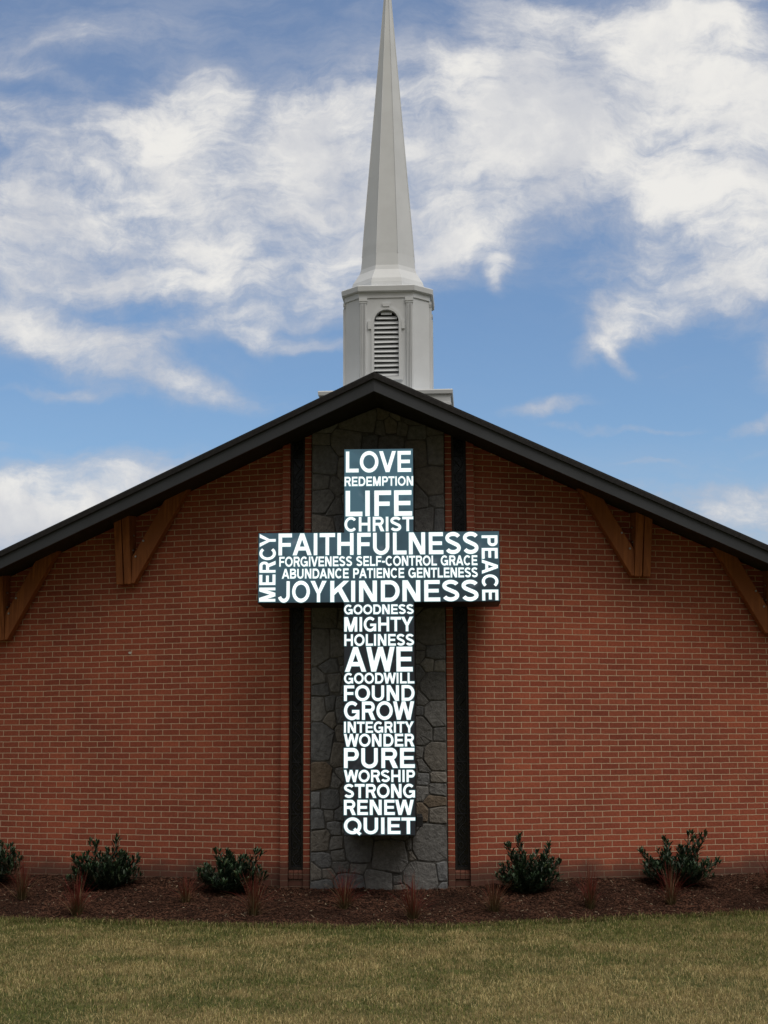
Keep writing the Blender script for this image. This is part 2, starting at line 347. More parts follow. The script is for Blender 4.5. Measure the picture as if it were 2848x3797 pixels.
def under(x): return RZ - 0.215 - SL * abs(x)
LW = 7.9
for s in (-1, 1):
    ca = math.cos(A)
    def zt(l): return under(XB + l * ca)
    mb = MB()
    prof = [(0, -0.6), (LW, -0.6), (LW, zt(LW)), (0, zt(0))]
    if s < 0: prof = [(-a, z) for a, z in prof]
    mb.prism(prof, 'y', 0.0, 0.25)
    o = mb.build('brick_wall', M_BRICK, church, loc=(s * XB, 0.07, 0), rotz=s * A)
    # flat pier beside the window and thin strip against the stone, each one brick wide
    mb = MB(); x0, x1 = 1.056, XB - 0.002
    mb.prism([(s * x0, -0.6), (s * x1, -0.6), (s * x1, under(x1)), (s * x0, under(x0))], 'y', -0.012, 0.30)
    mb.build('brick_pier', M_PIER, church, bevel=0.004)
    mb = MB(); x0, x1 = 0.800, 0.880
    mb.prism([(s * x0, -0.6), (s * x1, -0.6), (s * x1, under(x1)), (s * x0, under(x0))], 'y', -0.002, 0.25)
    mb.build('brick_pier', M_PIER, church, bevel=0.004)
    # return wall to the back of the building
    xe = XB + LW * ca; ye = LW * math.sin(A)
    mb = MB(); mb.box(s * xe - 0.125, s * xe + 0.125, ye + 0.31, 13.0, -0.6, under(xe) - 0.03)
    mb.build('side_wall', M_BRICK, church)
    # window
    wx = s * 0.968
    mb = MB(); x0, x1 = 0.882, 1.054
    mb.box(s * x0, s * (x0 + .026), .075, .135, .20, under(x0)); mb.box(s * (x1 - .026), s * x1, .075, .135, .20, under(x1))
    mb.box(s * (x0 + .026), s * (x1 - .026), .078, .135, .20, .228)
    win = mb.build('window', M_FRAME, church)
    mb = MB(); mb.prism([(s * .908, .228), (s * 1.028, .228), (s * 1.028, under(1.028)), (s * .908, under(.908))], 'y', .112, .120)
    mb.build('glass', M_GLASS, win)
    # lead tracery: winding stems with leaf loops
    mb = MB()
    def ribbon(pts, w, y0, y1):
        for (a, b_) in zip(pts, pts[1:]):
            d = Vector((b_[0] - a[0], b_[1] - a[1])); 
            if d.length < 1e-5: continue
            n = Vector((-d.y, d.x)).normalized() * w / 2
            mb.prism([(a[0] + n.x, a[1] + n.y), (a[0] - n.x, a[1] - n.y), (b_[0] - n.x, b_[1] - n.y), (b_[0] + n.x, b_[1] + n.y)], 'y', y0, y1)
    z = 0.24; k = 0
    while z < under(0.97) - 0.15:
        h = 0.15 + 0.03 * math.sin(k * 1.7)
        sg = 1 if k % 2 else -1
        c_ = [(wx + sg * 0.045 * math.sin(math.pi * i / 8), z + h * i / 8) for i in range(9)]
        ribbon(c_, 0.009, .100, .108)
        lp = [(wx - sg * (0.02 + 0.030 * math.sin(2 * math.pi * i / 10 + 1)), z + h * .5 + 0.04 * math.cos(2 * math.pi * i / 10 + k)) for i in range(11)]
        ribbon(lp, 0.007, .101, .107)
        if k % 4 == 0: mb.box(wx - .058, wx + .058, .098, .110, z - .005, z + .005)
        z += h; k += 1
    mb.build('lead_tracery', M_LEAD, win)
    # sloping rowlock sill and the course below it
    mb = MB(); 
    for i in range(3):
        a0 = 0.884 + i * 0.057; a1 = a0 + 0.052
        mb.prism([(0.03, 0.100), (0.13, 0.095), (0.13, 0.198), (0.085, 0.198), (0.03, 0.176)], 'x', s * a0, s * a1)
    mb.box(s * .883, s * 1.053, .045, .2, -.6, .094)
    mb.build('sill', M_PIER, win)
# masonry behind the middle bay
mb = MB(); mb.prism([(-1.05, -.6), (1.05, -.6), (1.05, under(1.05)), (0, under(0)), (-1.05, under(1.05))], 'y', .255, .45)
mb.build('inner_wall', M_DARK, church)
mb = MB(); xe = XB + LW * math.cos(A)
mb.prism([(-xe, -.6), (xe, -.6), (xe, under(xe)), (0, under(0)), (-xe, under(xe))], 'y', 13.0, 13.25)
mb.build('back_wall', M_BRICK, church)

# ---- fieldstone panel: irregular stones with raked joints
def clip(poly, px, pz, nx, nz):
    out = []
    for i in range(len(poly)):
        a, b_ = poly[i], poly[(i + 1) % len(poly)]
        da = (a[0] - px) * nx + (a[1] - pz) * nz; db = (b_[0] - px) * nx + (b_[1] - pz) * nz
        if da <= 0: out.append(a)
        if (da < 0 < db) or (db < 0 < da):
            tt = da / (da - db); out.append((a[0] + (b_[0] - a[0]) * tt, a[1] + (b_[1] - a[1]) * tt))
    return out
def inset(poly, d):
    n = len(poly); out = []
    cxm = sum(p[0] for p in poly) / n; czm = sum(p[1] for p in poly) / n
    q = poly
    for i in range(n):
        a, b_ = poly[i], poly[(i + 1) % n]
        ex, ez = b_[0] - a[0], b_[1] - a[1]; L = math.hypot(ex, ez)
        if L < 1e-6: continue
        nx, nz = ez / L, -ex / L
        if (cxm - a[0]) * nx + (czm - a[1]) * nz > 0: nx, nz = -nx, -nz
        q = clip(q, a[0] - nx * d, a[1] - nz * d, nx, nz)
        if len(q) < 3: return q
    return q
def chaikin(poly, t_=0.16):
    out = []
    for i in range(len(poly)):
        a, b_ = poly[i], poly[(i + 1) % len(poly)]
        out += [(a[0] + (b_[0] - a[0]) * t_, a[1] + (b_[1] - a[1]) * t_), (a[0] + (b_[0] - a[0]) * (1 - t_), a[1] + (b_[1] - a[1]) * (1 - t_))]
    return out
PX0, PX1, PZ0, PZ1 = -.792, .794, -.12, under(0)
seeds = []
tries = 0
sr = random.Random(23)
while tries < 9000:
    tries += 1
    x, z = sr.uniform(PX0 + .05, PX1 - .05), sr.uniform(PZ0, PZ1); rad = sr.choice((.13, .17, .21, .25))
    if all(max(abs(x - a) * 1.0, abs(z - b_) * 0.95) + 0.35 * min(abs(x - a), abs(z - b_)) > max(rad, r_) * 0.98 for a, b_, r_ in seeds): seeds.append((x, z, rad))
sv, sf, sc = [], [], []
for i, (x, z, rad) in enumerate(seeds):
    poly = [(PX0, PZ0), (PX1, PZ0), (PX1, PZ1), (PX0, PZ1)]
    for j, (a, b_, r_) in enumerate(seeds):
        if i == j: continue
        dx, dz_ = a - x, b_ - z; L = math.hypot(dx, dz_)
        if L > 1.0: continue
        # power diagram, pulled towards level and upright joints
        tmid = 0.5 + (rad * rad - r_ * r_) / (2 * L * L)
        nx, nz = dx / L, dz_ / L
        if abs(nx) > 0.86: nx, nz = math.copysign(1, nx), nz * 0.35
        elif abs(nz) > 0.86: nx, nz = nx * 0.35, math.copysign(1, nz)
        poly = clip(poly, x + dx * tmid, z + dz_ * tmid, nx, nz)
        if len(poly) < 3: break
    if len(poly) < 3: continue
    for sg in (-1, 1): poly = clip(poly, 0, under(0), sg * SL, 1.0)
    if len(poly) < 3: continue
    p0 = inset(poly, 0.0045)
    if len(p0) < 3: continue
    ar = abs(sum(p0[k][0] * p0[(k + 1) % len(p0)][1] - p0[(k + 1) % len(p0)][0] * p0[k][1] for k in range(len(p0)))) / 2
    if ar < 0.002: continue
    p0 = chaikin(chaikin(p0, 0.08), 0.25)
    p0 = [(a + sr.uniform(-.003, .003), b_ + sr.uniform(-.003, .003)) for a, b_ in p0]
    cxm = sum(p[0] for p in p0) / len(p0); czm = sum(p[1] for p in p0) / len(p0)
    yo = sr.uniform(-.005, .007); tx, tz = sr.uniform(-.03, .03), sr.uniform(-.03, .03)
    g = sr.uniform(.135, .200); warm = sr.random()
    col = (g * 1.0, g * 0.985, g * 0.965) if warm < .55 else ((g * .96, g * .985, g * 1.02) if warm < .82 else (g * 1.08, g * 1.0, g * .90))
    if warm > .97: col = (.165, .130, .098)
    if warm < .05: col = (.25, .24, .22)
    base = len(sv); n = len(p0)
    for d_, yy in ((0, -.036), (0.0, -.052), (.10, -.061)):
        for a, b_ in p0:
            L = math.hypot(a - cxm, b_ - czm) + 1e-6; k = max(0.0, 1 - (0.012 / L if d_ else 0))
            sv.append((cxm + (a - cxm) * k, yy + yo + (sr.uniform(-.004, .004) if d_ else 0) + (a - cxm) * tx + (b_ - czm) * tz, czm + (b_ - czm) * k))
    sv.append((cxm + sr.uniform(-.02, .02), -.064 + yo, czm + sr.uniform(-.02, .02)))
    for lv in (0, 1):
        for k in range(n):
            k2 = (k + 1) % n; sf.append((base + lv * n + k, base + lv * n + k2, base + (lv + 1) * n + k2, base + (lv + 1) * n + k))
    for k in range(n): sf.append((base + 2 * n + k, base + 2 * n + (k + 1) % n, base + 3 * n))
    sc += [col] * (3 * n + 1)
stone = mesh_obj('stone_panel', sv, sf, M_STONE, church)
at = stone.data.color_attributes.new('tint', 'FLOAT_COLOR', 'POINT')
at.data.foreach_set('color', np.array([(*c, 1) for c in sc], np.float32).ravel())
mb = MB(); mb.prism([(PX0, -.6), (PX1, -.6), (PX1, under(PX1)), (0, under(0)), (PX0, under(PX0))], 'y', -.0465, .25)
mb.build('mortar_bed', M_MORTAR, stone)

# ---- roof
def yfront(x): return APY + math.tan(A) * abs(x)
XR, YR = 9.2, 13.7
def roof_piece(name, mat, parent, s, zo0, zo1, yo0, yo1, x0=0.0, x1=XR, to_back=False, bev=0.0):
    """a strip that follows the prow edge of one roof side: from zo0 to zo1 below the roof line, between two offsets behind the edge"""
    mb = MB(); vs = []
    for x in (x0, x1):
        for (yy) in (0, 1):
            y = yfront(x) + (yo0 if yy == 0 else yo1)
            if to_back and yy == 1: y = YR
            for zo in (zo0, zo1): vs.append((s * x, y, RZ - SL * x - zo))
    mb.v = vs; mb.f = [(0, 1, 5, 4), (2, 6, 7, 3), (0, 2, 3, 1), (4, 5, 7, 6), (0, 4, 6, 2), (1, 3, 7, 5)]
    return mb.build(name, mat, parent, bevel=bev)
roof = None
mbv = MB()
for s in (-1, 1):
    vs = []
    i0 = len(mbv.v)
    for x in (0.0, XR):
        for y in (yfront(x) - 0.028, YR):
            for zo in (0.0, 0.079): vs.append((s * x, y, RZ - SL * x - zo))
    mbv.v += vs; mbv.f += [tuple(i0 + k for k in q) for q in ((0, 1, 5, 4), (2, 6, 7, 3), (4, 5, 7, 6), (0, 4, 6, 2), (1, 3, 7, 5))]
roof = mbv.build('roof', M_ROOF, church)
bm = bmesh.new(); bm.from_mesh(roof.data); bmesh.ops.remove_doubles(bm, verts=bm.verts, dist=1e-4)
ed = [e for e in bm.edges if all(v_.co.y < 3 for v_ in e.verts) and all(abs(v_.co.z - (RZ - SL * abs(v_.co.x))) < 1e-3 for v_ in e.verts) and e.calc_length() > 1]
bmesh.ops.bevel(bm, geom=ed, offset=0.02, segments=3, affect='EDGES', clamp_overlap=True)
bmesh.ops.recalc_face_normals(bm, faces=bm.faces)
bm.to_mesh(roof.data); bm.free()
for s in (-1, 1):
    roof_piece('fascia', M_FASCIA, roof, s, 0.0795, 0.225, 0.0, 0.035)
    roof_piece('soffit', M_SOFFIT, roof, s, 0.185, 0.205, 0.0355, 0, to_back=True)

# ---- timber brackets under the overhang
def bracket(s, l0, z0, top):
    """in wall coordinates: l along the wall, y out of it (negative), z up; pair of posts and a raking brace"""
    base = Vector((s * XB, 0.07, 0)); rot = s * A
    def P2(l, y, z): return (s * l, y, z)
    mb = MB()
    for a in (0.0, 0.112):
        lo, li = l0 + a, l0 + a + 0.092
        t_ = under(XB + l0 * math.cos(A)) + .01
        vs = [P2(lo, -.125, z0), P2(li, -.125, z0), P2(li, -.003, z0), P2(lo, -.003, z0),
              P2(lo + .012, -.205, t_), P2(li + .022, -.205, t_), P2(li + .022, -.003, t_), P2(lo + .012, -.003, t_)]
        i = len(mb.v); mb.v += vs
        mb.f += [tuple(i + k for k in q) for q in ((0, 3, 2, 1), (4, 5, 6, 7), (0, 1, 5, 4), (1, 2, 6, 5), (2, 3, 7, 6), (3, 0, 4, 7))]
    post = mb.build('timber_bracket', M_WOOD, church, bevel=0.004, loc=base, rotz=rot)
    mb = MB()
    e = l0 - 0.004
    d = Vector((-.53, .85)); n = Vector((.85, .53))
    lowo = Vector((e - .035, z0 + .006))
    L = 1.62
    def top_at(q):                       # run up the rake until the soffit
        for i in range(400):
            p = q + d * (i * .01)
            if p.y > under(XB + p.x * math.cos(A)) + .012: return p
        return p
    q2 = lowo + n * .20
    inner0 = Vector((e, z0 + .33))
    pts = [Vector((e, z0 + .006)), inner0, top_at(inner0), top_at(lowo), lowo]
    mb.prism([(s * p.x, p.y) for p in pts], 'y', -.125, -.030)
    br = mb.build('brace', M_WOOD, post, bevel=0.004)
    for (bl, bz) in ((e - .155, z0 + .525), (e - .055, z0 + .335)):
        mb = MB(); ring = [[(s * bl + .013 * math.cos(k * math.pi / 3), y, z_ + .013 * math.sin(k * math.pi / 3)) for k in range(6)] for y, z_ in ((-.1245, bz), (-.14, bz))]
        mb.loft(ring); mb.build('bolt', M_BOLT, post)
    for bz in (z0 + .60, z0 + .42):
        mb = MB(); ring = [[(s * x_, -.095 + .013 * math.cos(k * math.pi / 3), bz + .013 * math.sin(k * math.pi / 3)) for k in range(6)] for x_ in (e + .004, e - .012)]
        mb.loft(ring); mb.build('bolt', M_BOLT, post)
for s in (-1, 1):
    bracket(s, 1.950 if s < 0 else 1.985, 3.595 if s < 0 else 3.645, 4.5)
    bracket(s, 3.712 if s < 0 else 3.735, 2.945 if s < 0 else 2.97, 3.8)
# a dab of pale mortar on the left wall
mb = MB(); mb.loft([[(-2.008 + .022 * math.cos(k * .785) * (1 + .3 * math.sin(k * 2.3)), y, 2.757 + .016 * math.sin(k * .785)) for k in range(8)] for y in (.001, -.008)])
mb.build('mortar_dab', plain('pale_mortar', (.55, .52, .47), .2, 40), church, loc=(-XB, 0.07, 0), rotz=-A)

# ---- steeple
SC = Vector((0.022, 3.08, 0)); SROT = R(-1.2)
def octo(h, f, z): return [(-f, -h, z), (f, -h, z), (h, -f, z), (h, f, z), (f, h, z), (-f, h, z), (-h, f, z), (-h, -f, z)]
def sq(h, z): return [(-h, -h, z), (h, -h, z), (h, h, z), (-h, h, z)]
H, FW_ = 0.587, 0.372
LX, LZ0, LZS, LR = 0.0, 6.655, 7.435, 0.171
mb = MB()
def face_M(k): return Matrix.Rotation(k * math.pi / 2, 4, 'Z')
arch = [(-LR, LZ0), (-LR, LZS)] + [(-LR * math.cos(i * math.pi / 14), LZS + LR * math.sin(i * math.pi / 14)) for i in range(1, 14)] + [(LR, LZS), (LR, LZ0)]
ZB0, ZB1 = 6.36, 7.80
for k in range(4):
    M = face_M(k)
    def T(p): return tuple(M @ Vector(p))
    y = -H
    for q in ([(-FW_, ZB0), (-LR, ZB0), (-LR, ZB1), (-FW_, ZB1)], [(LR, ZB0), (FW_, ZB0), (FW_, ZB1), (LR, ZB1)], [(-LR, ZB0), (LR, ZB0), (LR, LZ0), (-LR, LZ0)]):
        mb.poly([T((a, y, z)) for a, z in q])
    for a, b_ in zip(arch[1:-1], arch[2:-1]):
        mb.poly([T((a[0], y, a[1])), T((b_[0], y, b_[1])), T((b_[0], y, ZB1)), T((a[0], y, ZB1))])
    for i in range(len(arch)):
        a, b_ = arch[i], arch[(i + 1) % len(arch)]
        mb.poly([T((a[0], y, a[1])), T((b_[0], y, b_[1])), T((b_[0], y + .09, b_[1])), T((a[0], y + .09, a[1]))])
    mb.poly([T((FW_, -H, ZB0)), T((H, -FW_, ZB0)), T((H, -FW_, ZB1)), T((FW_, -H, ZB1))])
steeple = mesh_obj('steeple', mb.v, mb.f, M_WHITE, church, loc=SC, rotz=SROT)
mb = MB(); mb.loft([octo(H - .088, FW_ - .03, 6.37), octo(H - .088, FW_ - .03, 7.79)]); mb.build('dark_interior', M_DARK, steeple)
# plinth and its cornice
mb = MB(); mb.loft([sq(.885, 4.9), sq(.885, 6.175)]); mb.loft([sq(.893, 6.176), sq(.893, 6.21)]); mb.loft([sq(.884, 6.211), sq(.884, 6.318)])
mb.build('plinth', M_WHITE, steeple)
mb = MB(); mb.loft([sq(.895, 6.319), sq(.912, 6.330), sq(.918, 6.375), sq(.912, 6.39)]); mb.build('plinth_cornice', M_WHITE, steeple)
# body cornice
mb = MB(); mb.loft([octo(H + .012, FW_ + .008, 7.775), octo(H + .012, FW_ + .008, 7.852)]); mb.build('frieze', M_WHITE, steeple)
mb = MB(); mb.loft([octo(H + .022, FW_ + .010, 7.853), octo(H + .052, FW_ + .020, 7.868), octo(H + .058, FW_ + .022, 7.935), octo(H + .050, FW_ + .02, 7.945)])
mb.build('cornice', M_WHITE, steeple)
# spire: eight-sided with a flared foot
def reg(h, z): return octo(h, h * .4142, z)
prof = [(7.946, .525), (7.985, .521), (8.04, .512), (8.10, .494), (8.15, .464), (8.20, .434), (8.25, .404), (8.32, .384), (8.50, .368)]
for i in range(1, 30): prof.append((8.50 + i * (13.08 - 8.50) / 30, .368 * (1 - i / 30) + .004))
prof.append((13.08, .004))
mb = MB(); mb.loft([reg(h, z) for z, h in prof]); mb.build('spire', M_WHITE, steeple)
mb = MB()
for k in range(8):                     # rolled seams along the arrises
    a = math.pi / 8 + k * math.pi / 4
    rings = []
    for z, h in prof[8:-1:3]:
        rad = h / math.cos(math.pi / 8) + .002; w_ = .006
        c_ = Vector((rad * math.cos(a), rad * math.sin(a), z)); t_ = Vector((-math.sin(a), math.cos(a), 0)); o_ = Vector((math.cos(a), math.sin(a), 0))
        rings.append([tuple(c_ + t_ * w_), tuple(c_ + o_ * w_ * .7), tuple(c_ - t_ * w_), tuple(c_ - o_ * w_ * 2)])
    mb.loft(rings)
mb.build('spire_seam', M_WHITE, steeple)
# pilasters, louvres, arch trim on every main face
def pil_mesh():
    mb = MB(); w_ = .086
    mb.box(-w_ / 2, w_ / 2, -.012, 0, 6.45, 7.70)
    for i in range(4):
        a = -w_ / 2 + .008 + i * .0205; mb.box(a, a + .011, -.034, -.0125, 6.47, 7.69)
    mb.box(-w_ / 2 - .008, w_ / 2 + .008, -.026, 0, 7.70, 7.725); mb.box(-w_ / 2 - .014, w_ / 2 + .014, -.032, 0, 7.726, 7.770)
    mb.box(-w_ / 2 - .010, w_ / 2 + .010, -.030, 0, 6.392, 6.45)
    return mb
pil0 = None
for k in range(4):
    for sgn in (-1, 1):
        M = face_M(k) @ Matrix.Translation((sgn * (FW_ - .052), -H - .0005, 0))
        if pil0 is None: p_ = pil0 = pil_mesh().build('pilaster', M_WHITE, steeple)
        else: p_ = pil0.copy(); COL.objects.link(p_); p_.parent = steeple
        p_.matrix_local = M
sl0 = tr0 = None
slat_mb = MB(); trim_mb = MB()
nsl = 14; pit = (LZS + LR - LZ0 - .01) / nsl
jit = random.Random(4)
for i in range(nsl):
    zc = LZ0 + pit * (i + .55)
    zt_ = zc + .022
    hw = LR if zt_ < LZS else math.sqrt(max(0.001, LR ** 2 - (zt_ - LZS) ** 2))
    M = Matrix.Translation((0, -H + .035, zc)) @ Matrix.Rotation(R(jit.uniform(-.9, .9)), 4, 'Y') @ Matrix.Rotation(R(-38 + jit.uniform(-3, 3)), 4, 'X')
    slat_mb.box(-hw + .001, hw - .001, -.005, .005, -.032, .032, M)
def band(off0, off1):
    """raised band around the arch"""
    o0 = [(-LR - off0, LZ0), (-LR - off0, LZS)] + [(-(LR + off0) * math.cos(i * math.pi / 14), LZS + (LR + off0) * math.sin(i * math.pi / 14)) for i in range(1, 14)] + [(LR + off0, LZS), (LR + off0, LZ0)]
    o1 = [(-LR - off1, LZ0), (-LR - off1, LZS)] + [(-(LR + off1) * math.cos(i * math.pi / 14), LZS + (LR + off1) * math.sin(i * math.pi / 14)) for i in range(1, 14)] + [(LR + off1, LZS), (LR + off1, LZ0)]
    return o0, o1
o0, o1 = band(.002, .038)
for i in range(len(o0) - 1):
    a, b_, c_, d_ = o0[i], o0[i + 1], o1[i + 1], o1[i]
    i0 = len(trim_mb.v)
    for y in (-H - .016, -H - .0005): trim_mb.v += [(p[0], y, p[1]) for p in (a, b_, c_, d_)]
    trim_mb.f += [tuple(i0 + q for q in f) for f in ((0, 1, 2, 3), (0, 4, 5, 1), (2, 6, 7, 3))]
for sgn in (-1, 1):
    a = sgn * (LR + .0385); trim_mb.box(min(a, a + sgn * .045), max(a, a + sgn * .045), -H - .020, -H - .0005, 7.33, 7.45)
trim_mb.prism([(-.045, 7.612 + .035), (.045, 7.612 + .035), (.058, 7.695), (-.058, 7.695)], 'y', -H - .024, -H - .0005)
trim_mb.box(-.225, .225, -H - .035, -H - .0005, LZ0 - .052, LZ0 - .006)
for k in range(4):
    if sl0 is None:
        a_ = sl0 = slat_mb.build('louvre', M_WHITE, steeple); b2 = tr0 = trim_mb.build('arch_trim', M_WHITE, steeple)
    else:
        a_ = sl0.copy(); COL.objects.link(a_); a_.parent = steeple; b2 = tr0.copy(); COL.objects.link(b2); b2.parent = steeple
    a_.matrix_local = face_M(k); b2.matrix_local = face_M(k)

# ------------------------------------------------------------------ illuminated cross
YC = -0.72
cross = empty('illuminated_cross', (0.036, YC, 0.63), 'black cross shaped display covered in glowing white words, mounted on the stone panel', 'illuminated sign')
VX0, VX1, VZ0, VZ1 = -.361, .4415, .634, 5.017
HX0, HX1, HZ0, HZ1 = -1.347, 1.4195, 3.236, 4.046
outline = [(VX0, VZ0), (VX1, VZ0), (VX1, HZ0), (HX1, HZ0), (HX1, HZ1), (VX1, HZ1), (VX1, VZ1), (VX0, VZ1), (VX0, HZ1), (HX0, HZ1), (HX0, HZ0), (VX0, HZ0)]
OFF = -cross.location
def child(o, par): o.parent = par; return o
mb = MB(); mb.prism(outline, 'y', YC + .004, -.055)
cab = mb.build('cabinet', M_CAB, cross, loc=OFF)
def screen_material():
    mt, t, b = material('led_screen', 0.45, 0.25)
    b.inputs['Base Color'].default_value = (0.012, 0.013, 0.015, 1)
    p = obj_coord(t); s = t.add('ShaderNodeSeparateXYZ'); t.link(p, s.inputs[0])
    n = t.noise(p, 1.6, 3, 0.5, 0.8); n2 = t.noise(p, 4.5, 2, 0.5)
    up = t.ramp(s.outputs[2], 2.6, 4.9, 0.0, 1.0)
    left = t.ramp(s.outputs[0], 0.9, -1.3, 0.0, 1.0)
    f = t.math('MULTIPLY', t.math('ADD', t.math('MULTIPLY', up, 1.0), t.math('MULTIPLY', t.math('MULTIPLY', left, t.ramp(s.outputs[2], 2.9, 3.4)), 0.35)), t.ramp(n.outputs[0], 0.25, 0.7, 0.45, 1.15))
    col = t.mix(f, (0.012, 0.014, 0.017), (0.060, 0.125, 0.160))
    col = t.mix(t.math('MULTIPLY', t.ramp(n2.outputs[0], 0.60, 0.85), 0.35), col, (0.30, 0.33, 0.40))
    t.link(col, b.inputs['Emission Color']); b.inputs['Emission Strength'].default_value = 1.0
    return mt
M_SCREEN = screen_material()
mb = MB()
mg = .006
for q in ([(VX0 + mg, VZ0 + mg), (VX1 - mg, VZ0 + mg), (VX1 - mg, HZ0), (VX0 + mg, HZ0)], [(HX0 + mg, HZ0 + mg), (HX1 - mg, HZ0 + mg), (HX1 - mg, HZ1 - mg), (HX0 + mg, HZ1 - mg)], [(VX0 + mg, HZ1), (VX1 - mg, HZ1), (VX1 - mg, VZ1 - mg), (VX0 + mg, VZ1 - mg)]):
    pass
ins = [(VX0 + mg, VZ0 + mg), (VX1 - mg, VZ0 + mg), (VX1 - mg, HZ0 + mg), (HX1 - mg, HZ0 + mg), (HX1 - mg, HZ1 - mg), (VX1 - mg, HZ1 - mg), (VX1 - mg, VZ1 - mg), (VX0 + mg, VZ1 - mg), (VX0 + mg, HZ1 - mg), (HX0 + mg, HZ1 - mg), (HX0 + mg, HZ0 + mg), (VX0 + mg, HZ0 + mg)]
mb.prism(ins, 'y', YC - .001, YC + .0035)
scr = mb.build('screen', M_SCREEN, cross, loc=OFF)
mt, t, b = material('glowing_letters', 0.5, 0.2)
b.inputs['Base Color'].default_value = (.5, .5, .5, 1); b.inputs['Emission Color'].default_value = (0.95, 1.0, 0.985, 1); b.inputs['Emission Strength'].default_value = 1.0
M_LET = mt
mt, t, b = material('letter_glow_fringe', 0.5, 0.2)
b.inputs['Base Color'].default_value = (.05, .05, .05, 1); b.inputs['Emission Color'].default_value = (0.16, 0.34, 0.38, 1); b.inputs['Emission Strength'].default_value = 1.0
M_FRINGE = mt  # dim emissive outline that imitates the bloom around the lit letters

# stroke lettering: heavy sans capitals, unit height
SW = 0.172; h_ = SW / 2
def arc(cx_, cz_, rx, rz, a0, a1, n=18): return [(cx_ + rx * math.cos(R(a0 + (a1 - a0) * i / n)), cz_ + rz * math.sin(R(a0 + (a1 - a0) * i / n))) for i in range(n + 1)]
def rib(pts, closed=False, w=SW): return ('r', pts, closed, w)
def quad(*p): return ('q', list(p))
def bar(x0, z0, x1, z1): return quad((x0, z0), (x1, z0), (x1, z1), (x0, z1))
def diag(xa, za, xb, zb, w): return quad((xa - w / 2, za), (xa + w / 2, za), (xb + w / 2, zb), (xb - w / 2, zb))
DW = 0.198
def glyph(c):
    s = SW
    if c == 'A': return .96, .02, .02, [diag(DW / 2, 0, .48, 1, DW), diag(.96 - DW / 2, 0, .48, 1, DW), bar(.22, .22, .74, .385)]
    if c == 'B': return .80, .10, .05, [bar(0, 0, s, 1), rib([(s, 1 - h_ * .9), (.46, 1 - h_ * .9)] + arc(.46, .745, .22, .255 - h_ * .9, 90, -90)[1:] + [(s, .49)], w=.17), rib([(s, .49), (.50, .49)] + arc(.50, .29, .21, .20, 90, -90)[1:] + [(s, .09)], w=.18)]
    if c == 'C': return .90, .05, .05, [rib(arc(.47, .5, .47 - h_, .5 - h_ + .015, 42, 318, 30))]
    if c == 'D': return .86, .10, .05, [bar(0, 0, s, 1), rib([(s, 1 - .085), (.42, 1 - .085)] + arc(.42, .5, .44 - h_, .415, 90, -90, 24)[1:] + [(s, .085)], w=.18)]
    if c == 'E': return .73, .10, .05, [bar(0, 0, s, 1), bar(s - .01, .83, .71, 1), bar(s - .01, .42, .66, .58), bar(s - .01, 0, .73, .17)]
    if c == 'F': return .68, .10, .03, [bar(0, 0, s, 1), bar(s - .01, .83, .68, 1), bar(s - .01, .40, .62, .56)]
    if c == 'G': return .94, .05, .08, [rib(arc(.48, .5, .48 - h_, .5 - h_ + .015, 45, 330, 30)), bar(.50, .38, .94, .53), bar(.775, 0.02, .94, .40)]
    if c == 'H': return .82, .10, .10, [bar(0, 0, s, 1), bar(.82 - s, 0, .82, 1), bar(s - .01, .42, .82 - s + .01, .59)]
    if c == 'I': return s, .10, .10, [bar(0, 0, s, 1)]
    if c == 'J': return .66, .03, .10, [rib([(.66 - h_, 1), (.66 - h_, .32)] + arc(.33, .32, .33 - h_, .32 - h_ + .015, 0, -165, 16)[1:])]
    if c == 'K': return .88, .10, .0, [bar(0, 0, s, 1), quad((s - .02, .30), (s - .02, .57), (.62, 1), (.86, 1)), quad((.34, .56), (.50, .70), (.88, 0), (.64, 0))]
    if c == 'L': return .68, .10, .03, [bar(0, 0, s, 1), bar(s - .01, 0, .68, .17)]
    if c == 'M': return .98, .10, .10, [bar(0, 0, .18, 1), bar(.80, 0, .98, 1), diag(.135, 1, .49, .0, .235), diag(.845, 1, .49, .0, .235)]
    if c == 'N': return .82, .10, .10, [bar(0, 0, .185, 1), bar(.635, 0, .82, 1), diag(.12, 1, .70, 0, .235)]
    if c == 'O': return 1.0, .05, .05, [rib(arc(.5, .5, .5 - h_, .5 - h_ + .015, 0, 360, 36)[:-1], True)]
    if c == 'P': return .74, .10, .04, [bar(0, 0, s, 1), rib([(s, 1 - .085), (.46, 1 - .085)] + arc(.46, .69, .19, .225, 90, -90)[1:] + [(s, .465)], w=.175)]
    if c == 'Q': return 1.0, .05, .05, [rib(arc(.5, .5, .5 - h_, .5 - h_ + .015, 0, 360, 36)[:-1], True), quad((.54, .25), (.65, .36), (1.0, .02), (.89, -.09))]
    if c == 'R': return .82, .10, .03, [bar(0, 0, s, 1), rib([(s, 1 - .085), (.49, 1 - .085)] + arc(.49, .705, .20, .21, 90, -90)[1:] + [(s, .495)], w=.175), quad((.37, .47), (.60, .47), (.82, 0), (.58, 0))]
    if c == 'S': return .80, .05, .05, [rib(arc(.40, .735, .30, .185, 20, 230, 20) + arc(.40, .275, .30, .192, 62, -160, 20))]
    if c == 'T': return .78, .03, .03, [bar(0, .83, .78, 1), bar(.39 - h_, 0, .39 + h_, .835)]
    if c == 'U': return .82, .10, .10, [rib([(h_, 1), (h_, .36)] + arc(.41, .36, .41 - h_, .36 - h_ + .015, 180, 360, 20)[1:] + [(.82 - h_, 1)])]
    if c == 'V': return .90, .0, .0, [diag(DW / 2, 1, .45, 0, DW), diag(.90 - DW / 2, 1, .45, 0, DW)]
